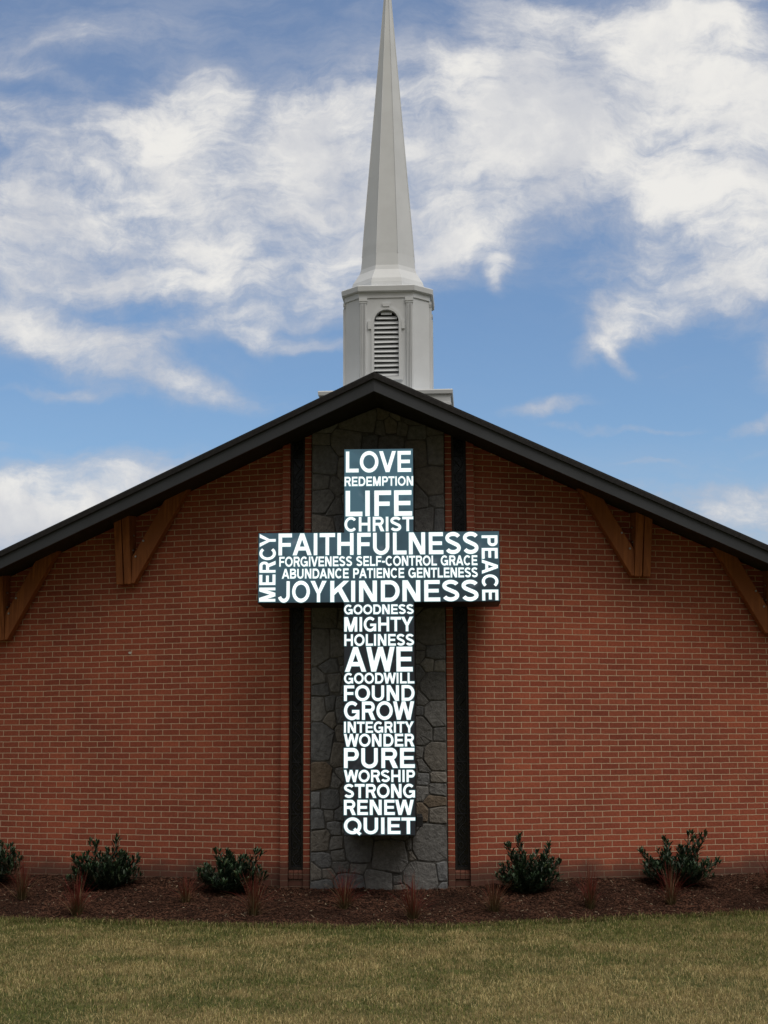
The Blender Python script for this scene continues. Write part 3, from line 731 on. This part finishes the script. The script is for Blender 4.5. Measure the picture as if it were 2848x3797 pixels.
    if c == 'W': return 1.28, .0, .0, [diag(.10, 1, .33, 0, .205), diag(.64, 1, .33, 0, .205), diag(.64, 1, .95, 0, .205), diag(1.18, 1, .95, 0, .205)]
    if c == 'Y': return .90, .0, .0, [quad((.0, 1), (.24, 1), (.53, .40), (.36, .40)), quad((.90, 1), (.66, 1), (.37, .40), (.54, .40)), bar(.45 - h_, 0, .45 + h_, .44)]
    if c == '-': return .36, .06, .06, [bar(0, .34, .36, .50)]
    return .46, 0, 0, []
def grow(poly, d):
    n = len(poly); ar = sum(poly[i][0] * poly[(i + 1) % n][1] - poly[(i + 1) % n][0] * poly[i][1] for i in range(n)); sg = 1 if ar > 0 else -1
    out = []
    for i in range(n):
        p0, p1, p2 = Vector(poly[i - 1]), Vector(poly[i]), Vector(poly[(i + 1) % n])
        e1, e2 = (p1 - p0).normalized(), (p2 - p1).normalized()
        n1, n2 = Vector((e1.y, -e1.x)) * sg, Vector((e2.y, -e2.x)) * sg
        b_ = n1 + n2; k = d / max(.35, (1 + n1.dot(n2)) / 1.0)
        q = p1 + b_ * k; out.append((q.x, q.y))
    return out
def lettering(text, x0, z0, x1, z1, rot):
    vs, fs, mi = [], [], []; x = 0.0; lv = 0
    fr = .0055 / abs((z1 - z0) if rot == 0 else (x1 - x0))
    for ci, c in enumerate(text):
        bw, lsb, rsb, parts = glyph(c)
        if ci: x += lsb * 1.0
        for pi, pt in enumerate(parts):
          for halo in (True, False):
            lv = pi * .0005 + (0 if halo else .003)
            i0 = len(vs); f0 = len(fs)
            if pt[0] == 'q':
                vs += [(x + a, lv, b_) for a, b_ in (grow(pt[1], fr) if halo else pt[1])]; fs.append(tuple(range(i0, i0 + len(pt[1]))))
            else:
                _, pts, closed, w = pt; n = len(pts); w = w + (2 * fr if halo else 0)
                for k in range(n):
                    if closed: a, b_ = pts[k - 1], pts[(k + 1) % n]
                    else: a, b_ = pts[max(0, k - 1)], pts[min(n - 1, k + 1)]
                    tx_, tz_ = b_[0] - a[0], b_[1] - a[1]; L = math.hypot(tx_, tz_) or 1
                    nx_, nz_ = -tz_ / L * w / 2, tx_ / L * w / 2
                    vs += [(x + pts[k][0] + nx_, lv, pts[k][1] + nz_), (x + pts[k][0] - nx_, lv, pts[k][1] - nz_)]
                for k in range(n if closed else n - 1):
                    a = i0 + 2 * k; b_ = i0 + 2 * ((k + 1) % n); fs.append((a, a + 1, b_ + 1, b_))
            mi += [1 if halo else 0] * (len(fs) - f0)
        x += bw + rsb * 1.0
    xm = x - rsb * 1.0
    out = []
    for vx, lv, vz in vs:
        q = vx / xm
        y = YC - .003 - lv
        if rot == 0: out.append((x0 + q * (x1 - x0), y, z0 + vz * (z1 - z0)))
        elif rot == 1: out.append((x1 - vz * (x1 - x0), y, z0 + q * (z1 - z0)))
        else: out.append((x0 + vz * (x1 - x0), y, z1 - q * (z1 - z0)))
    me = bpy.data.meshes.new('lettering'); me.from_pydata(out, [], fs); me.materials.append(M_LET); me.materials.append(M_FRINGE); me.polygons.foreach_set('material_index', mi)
    o = bpy.data.objects.new('lettering', me); COL.objects.link(o); o.parent = cross; o.location = OFF
    return o
for wd in [('LOVE', -0.336, 4.741, 0.415, 4.984, 0), ('REDEMPTION', -0.351, 4.581, 0.436, 4.688, 0), ('LIFE', -0.339, 4.23, 0.423, 4.524, 0), ('CHRIST', -0.352, 4.053, 0.434, 4.218, 0),
           ('MERCY', -1.327, 3.254, -1.145, 4.03, 1), ('FAITHFULNESS', -1.11, 3.784, 1.18, 4.034, 0), ('PEACE', 1.216, 3.25, 1.395, 3.993, -1),
           ('FORGIVENESS SELF-CONTROL GRACE', -1.1, 3.654, 1.164, 3.765, 0), ('ABUNDANCE PATIENCE GENTLENESS', -1.069, 3.516, 1.166, 3.626, 0),
           ('JOY', -1.113, 3.245, -0.559, 3.485, 0), ('KINDNESS', -0.513, 3.245, 1.174, 3.484, 0), ('GOODNESS', -0.355, 3.103, 0.434, 3.21, 0), ('MIGHTY', -0.353, 2.907, 0.425, 3.068, 0),
           ('HOLINESS', -0.352, 2.745, 0.436, 2.873, 0), ('AWE', -0.345, 2.453, 0.419, 2.729, 0), ('GOODWILL', -0.355, 2.319, 0.436, 2.436, 0), ('FOUND', -0.355, 2.125, 0.436, 2.296, 0),
           ('GROW', -0.355, 1.914, 0.431, 2.115, 0), ('INTEGRITY', -0.355, 1.769, 0.426, 1.89, 0), ('WONDER', -0.355, 1.616, 0.432, 1.754, 0), ('PURE', -0.355, 1.379, 0.436, 1.597, 0),
           ('WORSHIP', -0.355, 1.224, 0.436, 1.354, 0), ('STRONG', -0.355, 1.05, 0.435, 1.199, 0), ('RENEW', -0.355, 0.863, 0.42, 1.025, 0), ('QUIET', -0.355, 0.655, 0.436, 0.831, 0)]:
    lettering(*wd)
mb = MB(); mb.box(.4425, .515, -.36, -.20, .712, .828); mb.prism([(-.36, .828), (-.20, .828), (-.20, .852), (-.31, .852)], 'x', .446, .505)
mb.build('sensor_box', M_CAB, cross, bevel=.006, loc=OFF)

# ------------------------------------------------------------------ ground
XE = [-40, -9, -7, -5.5, -4.09, -2.4, -.79, .62, 2.36, 4.375, 6, 9, 40]; YE = [1, -.4, -.7, -.92, -1.086, -1.411, -1.674, -1.653, -1.02, -.285, .2, 1.0, 3]
def yedge(x): return np.interp(x, XE, YE) + .025 * np.sin(x * 5.1) + .018 * np.sin(x * 12.7 + 1)
def wdist(x, y):
    ax = np.abs(x); return np.where(ax < XB, -y, (-y + (ax - XB) * math.tan(A)) * math.cos(A))
def lawn_z(x, y):
    d = np.clip(yedge(x) - y, 0, 5); z = -.25 - .03 * d + .02 * (fbm(x * .7, y * .7, 3) - .5)
    return np.where(y > yedge(x) + .02, -.33, z)
def mulch_z(x, y):
    ye = yedge(x); t_ = np.clip(wdist(x, y) / np.maximum(.3, wdist(x, ye)), 0, 1.05)
    b_ = .075 * np.clip((np.abs(x) - .9) / 1.2, 0, 1)
    return b_ * (1 - t_) - .25 * t_ ** 1.05 + .05 * (fbm(x * 3, y * 3, 5) - .5) + .035 * (fbm(x * 16, y * 16, 9, 3) - .5)
def grid_mesh(name, X, Y, Z, mat, kind):
    ny, nx = X.shape
    v = np.stack([X, Y, Z], -1).reshape(-1, 3)
    i = np.arange(ny * nx).reshape(ny, nx)
    q = np.stack([i[:-1, :-1], i[:-1, 1:], i[1:, 1:], i[1:, :-1]], -1).reshape(-1)
    o = big_mesh(name, v, q, np.full((ny - 1) * (nx - 1), 4), mat, smooth=True); tag(o, kind=kind); return o

def lawn_material():
    mt, t, b = material('lawn_soil_and_thatch', 0.95, 0.1)
    p = obj_coord(t); n = t.noise(p, 1.3, 5, 0.6); n2 = t.noise(p, 40, 5, 0.7)
    c = t.mix(t.ramp(n.outputs[0], 0.38, 0.62), (0.085, 0.090, 0.034), (0.17, 0.135, 0.062))
    c = t.mix(1.0, c, t.mix(n2.outputs[0], (0.5,) * 3, (1.4,) * 3), 'MULTIPLY')
    t.link(c, b.inputs['Base Color']); bump(t, b, n2.outputs[0], 0.8, 0.03)
    return mt
gx = np.concatenate([[-3000, -600, -150, -50, -20], np.arange(-10, 10.01, .2), [20, 50, 150, 600, 3000]])
gy = np.concatenate([[-3000, -600, -150, -50, -25, -19], np.arange(-16, 3.01, .16), [6, 15, 40, 150, 600, 3000]])
X, Y = np.meshgrid(gx, gy); grid_mesh('lawn_ground', X, Y, lawn_z(X, Y), lawn_material(), 'structure')
def mulch_material():
    mt, t, b = material('bark_mulch', 0.95, 0.1)
    p = obj_coord(t); n = t.noise(p, 60, 6, 0.7); n2 = t.noise(p, 2.0, 4, 0.6)
    c = t.mix(t.ramp(n.outputs[0], 0.35, 0.7), (0.010, 0.006, 0.004), (0.048, 0.022, 0.014))
    c = t.mix(1.0, c, t.mix(n2.outputs[0], (0.7, 0.72, 0.8), (1.3, 1.22, 1.15)), 'MULTIPLY')
    t.link(c, b.inputs['Base Color']); bump(t, b, n.outputs[0], 1.0, 0.03)
    return mt
mxs = np.linspace(-9.5, 9.5, 480); ts = np.linspace(-.06, 1.03, 60)
ywall = np.where(np.abs(mxs) < XB, 0.0, .07 + (np.abs(mxs) - XB) * math.tan(A))
X = np.repeat(mxs[None], 60, 0); Y = ywall[None] + (yedge(mxs) - ywall)[None] * ts[:, None]
Z = mulch_z(X, Y); Z[-1] -= .06
grid_mesh('mulch_bed', X, Y, Z, mulch_material(), 'structure')

# bark chips
def chips(n):
    x = RG.uniform(-9.2, 9.2, n); yw = np.where(np.abs(x) < XB, 0, (np.abs(x) - XB) * math.tan(A)); tt = RG.uniform(.0, 1.02, n)
    y = yw + (yedge(x) - yw) * tt; z = mulch_z(x, y) + .006
    L = RG.uniform(.012, .045, n) * np.where(RG.random(n) < .06, 1.9, 1); Wd = RG.uniform(.004, .011, n); Th = RG.uniform(.002, .006, n)
    az = RG.uniform(0, 2 * np.pi, n); el = RG.normal(0, .38, n)
    d = np.stack([np.cos(az) * np.cos(el), np.sin(az) * np.cos(el), np.sin(el)], -1)
    s_ = np.stack([-np.sin(az), np.cos(az), RG.normal(0, .3, n)], -1); s_ /= np.linalg.norm(s_, axis=1)[:, None]
    nrm = np.cross(d, s_); c = np.stack([x, y, z], -1)
    a, b_, e = d * L[:, None] / 2, s_ * Wd[:, None] / 2, nrm * Th[:, None]
    P_ = np.stack([c - a - b_, c + a - b_ * .5, c + a * .9 + b_, c - a * .8 + b_, c - a * .7 - b_ * .3 + e, c + a * .7 + e], 1).reshape(-1, 3)
    base = (np.arange(n) * 6)[:, None]
    tri = np.array([0, 1, 5, 4, 1, 2, 5, 2, 3, 4, 5, 3, 0, 4]); cnt = np.array([4, 3, 4, 3])
    g = RG.random(n)
    col = np.stack([.044 + .050 * g, .021 + .022 * g, .013 + .014 * g], -1) * (0.25 + 1.4 * fbm(x * 2.0, y * 2.6, 31))[:, None]
    pale = RG.random(n) < .022; col[pale] = np.array([.25, .20, .14]) * RG.uniform(.5, 1.25, (pale.sum(), 1))
    o = big_mesh('mulch_chips', P_, (base + tri[None]).ravel(), np.tile(cnt, n), tint_material('bark_chips', .9, .15, mott=.3, mscale=90), np.repeat(col, 6, 0))
    tag(o, 'loose red brown bark mulch chips covering the planting bed', 'mulch', kind='stuff')
chips(62000)

# grass blades
def blades(n):
    x = RG.uniform(-8.4, 8.4, n); y = -9.2 + (yedge(x) + .05 + 9.2) * RG.random(n) ** .85
    keep = np.abs(x - .8) < (6.2 - .22 * (-y)) + 1.4 * RG.random(n); x, y = x[keep], y[keep]; n = len(x)
    z = lawn_z(x, np.minimum(y, yedge(x) - .001)) - .004
    de = yedge(x) - y
    pn = fbm(x * .55, y * .8, 41, 4); pn2 = fbm(x * 3.2, y * 4.0, 47, 3)
    pn3 = fbm(x * 1.3 + 7, y * 1.9, 57, 4)
    tan = np.clip((pn - .5) * 2.2 + (pn3 - .5) * 2.4 + (pn2 - .5) * 2.0 + .32 + .19 * (de - 1.7) - 1.3 * np.clip(.55 - de, 0, 1), 0, 1)
    tan = np.where(RG.random(n) < .18, RG.random(n), tan)
    dry = RG.random(n) < .15 + .72 * tan
    h = RG.uniform(.024, .056, n) * np.where(de < .16, 1.2 + .7 * RG.random(n), 1) * (0.6 + .8 * pn2); w = RG.uniform(.0028, .0058, n)
    az = RG.uniform(0, 2 * np.pi, n); lean = np.abs(RG.normal(.85, .5, n))
    d = np.stack([np.cos(az), np.sin(az), np.zeros(n)], -1); s_ = np.stack([-np.sin(az), np.cos(az), np.zeros(n)], -1)
    c = np.stack([x, y, z], -1); up = np.array([0, 0, 1.0])
    m1 = c + d * (h * .35 * lean)[:, None] + up * (h * .6)[:, None]; tp = c + d * (h * (1.05 * lean))[:, None] + up * (h * np.clip(1.05 - .35 * lean, .3, 1.1))[:, None]
    P_ = np.stack([c - s_ * w[:, None] / 2, c + s_ * w[:, None] / 2, m1 + s_ * w[:, None] * .4, m1 - s_ * w[:, None] * .4, tp], 1).reshape(-1, 3)
    base = (np.arange(n) * 5)[:, None]; idx = np.array([0, 1, 2, 3, 3, 2, 4]); cnt = np.array([4, 3])
    g = RG.random(n)[:, None] ** 1.3
    green = np.array([.062, .088, .024]) * (1 - g) + np.array([.20, .215, .06]) * g
    straw = np.array([.25, .19, .075]) * (1 - g) + np.array([.60, .50, .25]) * g
    col = np.where(dry[:, None], straw, green) * (0.72 + .56 * fbm(x * 5.5, y * 6.5, 71, 3))[:, None]
    o = big_mesh('grass', P_, (base + idx[None]).ravel(), np.tile(cnt, n), tint_material('grass_blades', .75, .2, trans=.35, mott=.2), np.repeat(col, 5, 0))
    tag(o, 'patchy lawn grass turning from green to straw in front of the mulch bed', 'grass', kind='stuff')
blades(460000)

# ------------------------------------------------------------------ plants
M_LEAF = tint_material('laurel_leaves', .5, .35, trans=.10, mott=.25, mscale=30)
M_STEM = plain('shrub_stem', (.06, .048, .030), .3, 20, .8)
def gz(x, y): return float(mulch_z(np.array([x]), np.array([y]))[0])
def shrub(x, y, wd, ht, seed, lean, label, leaders=()):
    r = random.Random(seed); z0 = gz(x, y) - .02
    root = empty('shrub', (x, y, z0), label, 'shrub', 'evergreen shrubs along the church wall')
    st = MB(); lv, lf, lc = [], [], []
    def tube(pts, r0, r1):
        rings = []
        for k, p in enumerate(pts):
            rad = r0 + (r1 - r0) * k / (len(pts) - 1); rings.append([(p.x + rad * math.cos(q * 1.2566), p.y + rad * math.sin(q * 1.2566), p.z) for q in range(5)])
        st.loft(rings)
    def leaf(p, d, L, w, c):
        d = d.normalized(); sd_ = d.cross(Vector((r.uniform(-.3, .3), r.uniform(-.3, .3), 1))).normalized(); nn = sd_.cross(d).normalized()
        i0 = len(lv); cup = .10
        for t_, ww, dr in ((0, .10, 0), (.3, .85, .02), (.62, 1.0, .0), (.86, .6, -.04), (1.0, .0, -.10)):
            q = p + d * (L * t_) + nn * (dr * L)
            if ww == 0: lv.append(q)
            else: lv.extend([q - sd_ * (w * ww / 2) + nn * (cup * w * ww), q, q + sd_ * (w * ww / 2) + nn * (cup * w * ww)])
        for a in range(3):
            b_ = i0 + a * 3
            lf.append((b_, b_ + 1, b_ + 4, b_ + 3)); lf.append((b_ + 1, b_ + 2, b_ + 5, b_ + 4))
        lf.append((i0 + 9, i0 + 10, i0 + 12)); lf.append((i0 + 10, i0 + 11, i0 + 12))
        lc.extend([c] * 13)
    nst = int(115 * wd / .8)
    for k in range(nst + len(leaders) * 4):
        a = r.uniform(0, 2 * math.pi); rad = math.sqrt(r.random())
        tx_ = math.cos(a) * rad * wd / 2 * 1.18 + lean * r.uniform(.2, 1); ty_ = math.sin(a) * rad * wd / 2 * .8
        hh = ht * (1 - .50 * rad ** 2.4) * r.uniform(.45, 1.0)
        if k % 9 == 0: hh *= 1.18
        if k >= nst:                     # leading shoots that stand clear of the clump
            lx, lh = leaders[(k - nst) // 4]; tx_ = lx + r.uniform(-.04, .04); ty_ = r.uniform(-.10, .06); hh = lh * r.uniform(.86, 1.0)
        bx_, by_ = math.cos(a) * .05, math.sin(a) * .05
        pts = []
        for q in range(6):
            t_ = q / 5; e = t_ ** .80
            pts.append(Vector((bx_ + (tx_ - bx_) * e + r.uniform(-.008, .008), by_ + (ty_ - by_) * e + r.uniform(-.008, .008), hh * t_)))
        tube(pts, .0055, .0022)
        nl = r.randint(15, 22)
        for q in range(nl):
            t_ = .08 + .92 * (q + r.random()) / nl; f = t_ * 5; i = min(4, int(f)); p = pts[i].lerp(pts[i + 1], f - i); dr = (pts[i + 1] - pts[i]).normalized()
            an = q * 2.4 + r.uniform(-.4, .4); side = Vector((math.cos(an), math.sin(an), 0)); up_ = .55 + .75 * t_
            d = side * r.uniform(.75, 1.1) + dr * up_ + Vector((0, 0, .12))
            g = r.random(); base = (.014 + .022 * g, .032 + .030 * g, .019 + .014 * g)
            if r.random() < .05: base = (.075, .095, .040)
            leaf(p, d, r.uniform(.065, .105), r.uniform(.019, .028), base)
        for q in range(4):
            an = q * 1.57 + r.random(); leaf(pts[-1], Vector((math.cos(an) * .45, math.sin(an) * .45, 1)), r.uniform(.05, .08), .018, (.036, .070, .030))
    st.build('stem', M_STEM, root)
    me = bpy.data.meshes.new('foliage'); me.from_pydata([tuple(q) for q in lv], [], lf); me.materials.append(M_LEAF)
    at = me.color_attributes.new('tint', 'FLOAT_COLOR', 'POINT'); at.data.foreach_set('color', np.array([(*c, 1) for c in lc], np.float32).ravel())
    o = bpy.data.objects.new('foliage', me); COL.objects.link(o); o.parent = root
    return root
shrub(-4.78, .42, .84, .66, 3, .0, 'evergreen shrub cut off by the left edge of the photo')
shrub(-3.22, .10, .74, .48, 12, .0, 'tall spiky dark green shrub between two red grass tufts, left of centre', ((.13, .62), (-.14, .57), (-.38, .40), (.40, .38)))
shrub(-1.67, -.27, .66, .43, 25, .0, 'low rounded dark green shrub nearest the left window', ((.30, .50), (-.16, .49), (-.04, .48)))
shrub(1.69, -.22, .64, .48, 31, .0, 'compact upright dark green shrub nearest the right window', ((-.09, .66), (.24, .56), (-.20, .56), (.34, .38)))
shrub(3.45, .37, .72, .47, 44, .02, 'lopsided dark green shrub on the right with sprigs reaching right', ((.22, .62), (.34, .60), (-.10, .54), (-.40, .42), (.52, .30)))

M_TUFT = tint_material('red_switchgrass', .7, .2, trans=.3, mott=.15)
def tuft(x, y, ht, wd, n, red, seed, label):
    r = random.Random(seed); z0 = gz(x, y) - .01; vs, fs, cs = [], [], []
    for k in range(int(n * 1.8)):
        a = r.uniform(0, 2 * math.pi); sp = abs(r.gauss(0, .62)); L = ht * r.uniform(.35, 1.15) * (1.0 if sp < .8 else .8)
        bx_, by_ = math.cos(a) * r.uniform(0, .05), math.sin(a) * r.uniform(0, .05)
        d = Vector((math.cos(a), math.sin(a), 0)); sd_ = Vector((-math.sin(a + r.uniform(-1, 1)), math.cos(a), 0)).normalized()
        w_ = r.uniform(.005, .010); dry = r.random() < .16; bend = r.uniform(1.0, 2.2); i0 = len(vs)
        N_ = 5
        for q in range(N_ + 1):
            t_ = q / N_; out = wd * sp * (t_ ** bend) * .9; hz = L * (t_ - .30 * sp * t_ ** 2.2)
            p = Vector((bx_, by_, 0)) + d * out + Vector((0, 0, hz)); ww = w_ * (1 - .75 * t_)
            vs += [tuple(p - sd_ * ww / 2), tuple(p + sd_ * ww / 2)]
            lo = Vector((.085, .062, .026)) if not dry else Vector((.24, .17, .09)); hi = Vector((.165, .022, .020)) if not dry else Vector((.17, .09, .055))
            c = lo.lerp(hi, min(1, max(0, (t_ - .22) / .5)) * (red if not dry else .6)); cs += [(*c, 1)] * 2
        for q in range(N_): fs.append((i0 + 2 * q, i0 + 2 * q + 1, i0 + 2 * q + 3, i0 + 2 * q + 2))
    me = bpy.data.meshes.new('ornamental_grass'); me.from_pydata(vs, [], fs); me.materials.append(M_TUFT)
    at = me.color_attributes.new('tint', 'FLOAT_COLOR', 'POINT'); at.data.foreach_set('color', np.array(cs, np.float32).ravel())
    o = bpy.data.objects.new('ornamental_grass', me); COL.objects.link(o); o.location = (x, y, z0)
    tag(o, label, 'ornamental grass', 'red ornamental grasses in the mulch bed', 'thing')
tuft(-4.09, -.24, .50, .34, 85, .9, 1, 'red tipped grass tuft beside the shrub at the left photo edge')
tuft(-3.27, -.98, .50, .30, 90, 1.0, 2, 'bright red and green grass tuft in front of the tall spiky shrub on the left')
tuft(-2.12, -.68, .33, .36, 70, .8, 3, 'short spreading grass tuft between the two left shrubs')
tuft(-1.30, -1.18, .48, .36, 85, .85, 4, 'reddish grass tuft in front of the low rounded shrub, left of the stone panel')
tuft(-.34, -.91, .46, .40, 95, 1.0, 5, 'wide red grass tuft in front of the stone panel, left of the cross foot')
tuft(.42, -1.34, .48, .30, 80, .95, 6, 'narrow red grass tuft at the lawn edge, right of the cross foot')
tuft(1.29, -.98, .40, .42, 75, .6, 7, 'sparse greenish grass tuft in front of the compact right shrub')
tuft(2.36, -.68, .52, .22, 60, 1.0, 8, 'thin upright red grass tuft between the two right shrubs')
tuft(3.30, -.28, .46, .32, 65, .95, 9, 'red grass tuft in front of the lopsided right shrub')
tuft(4.58, .40, .55, .34, 70, 1.0, 10, 'red grass tuft cut off by the right edge of the photo')
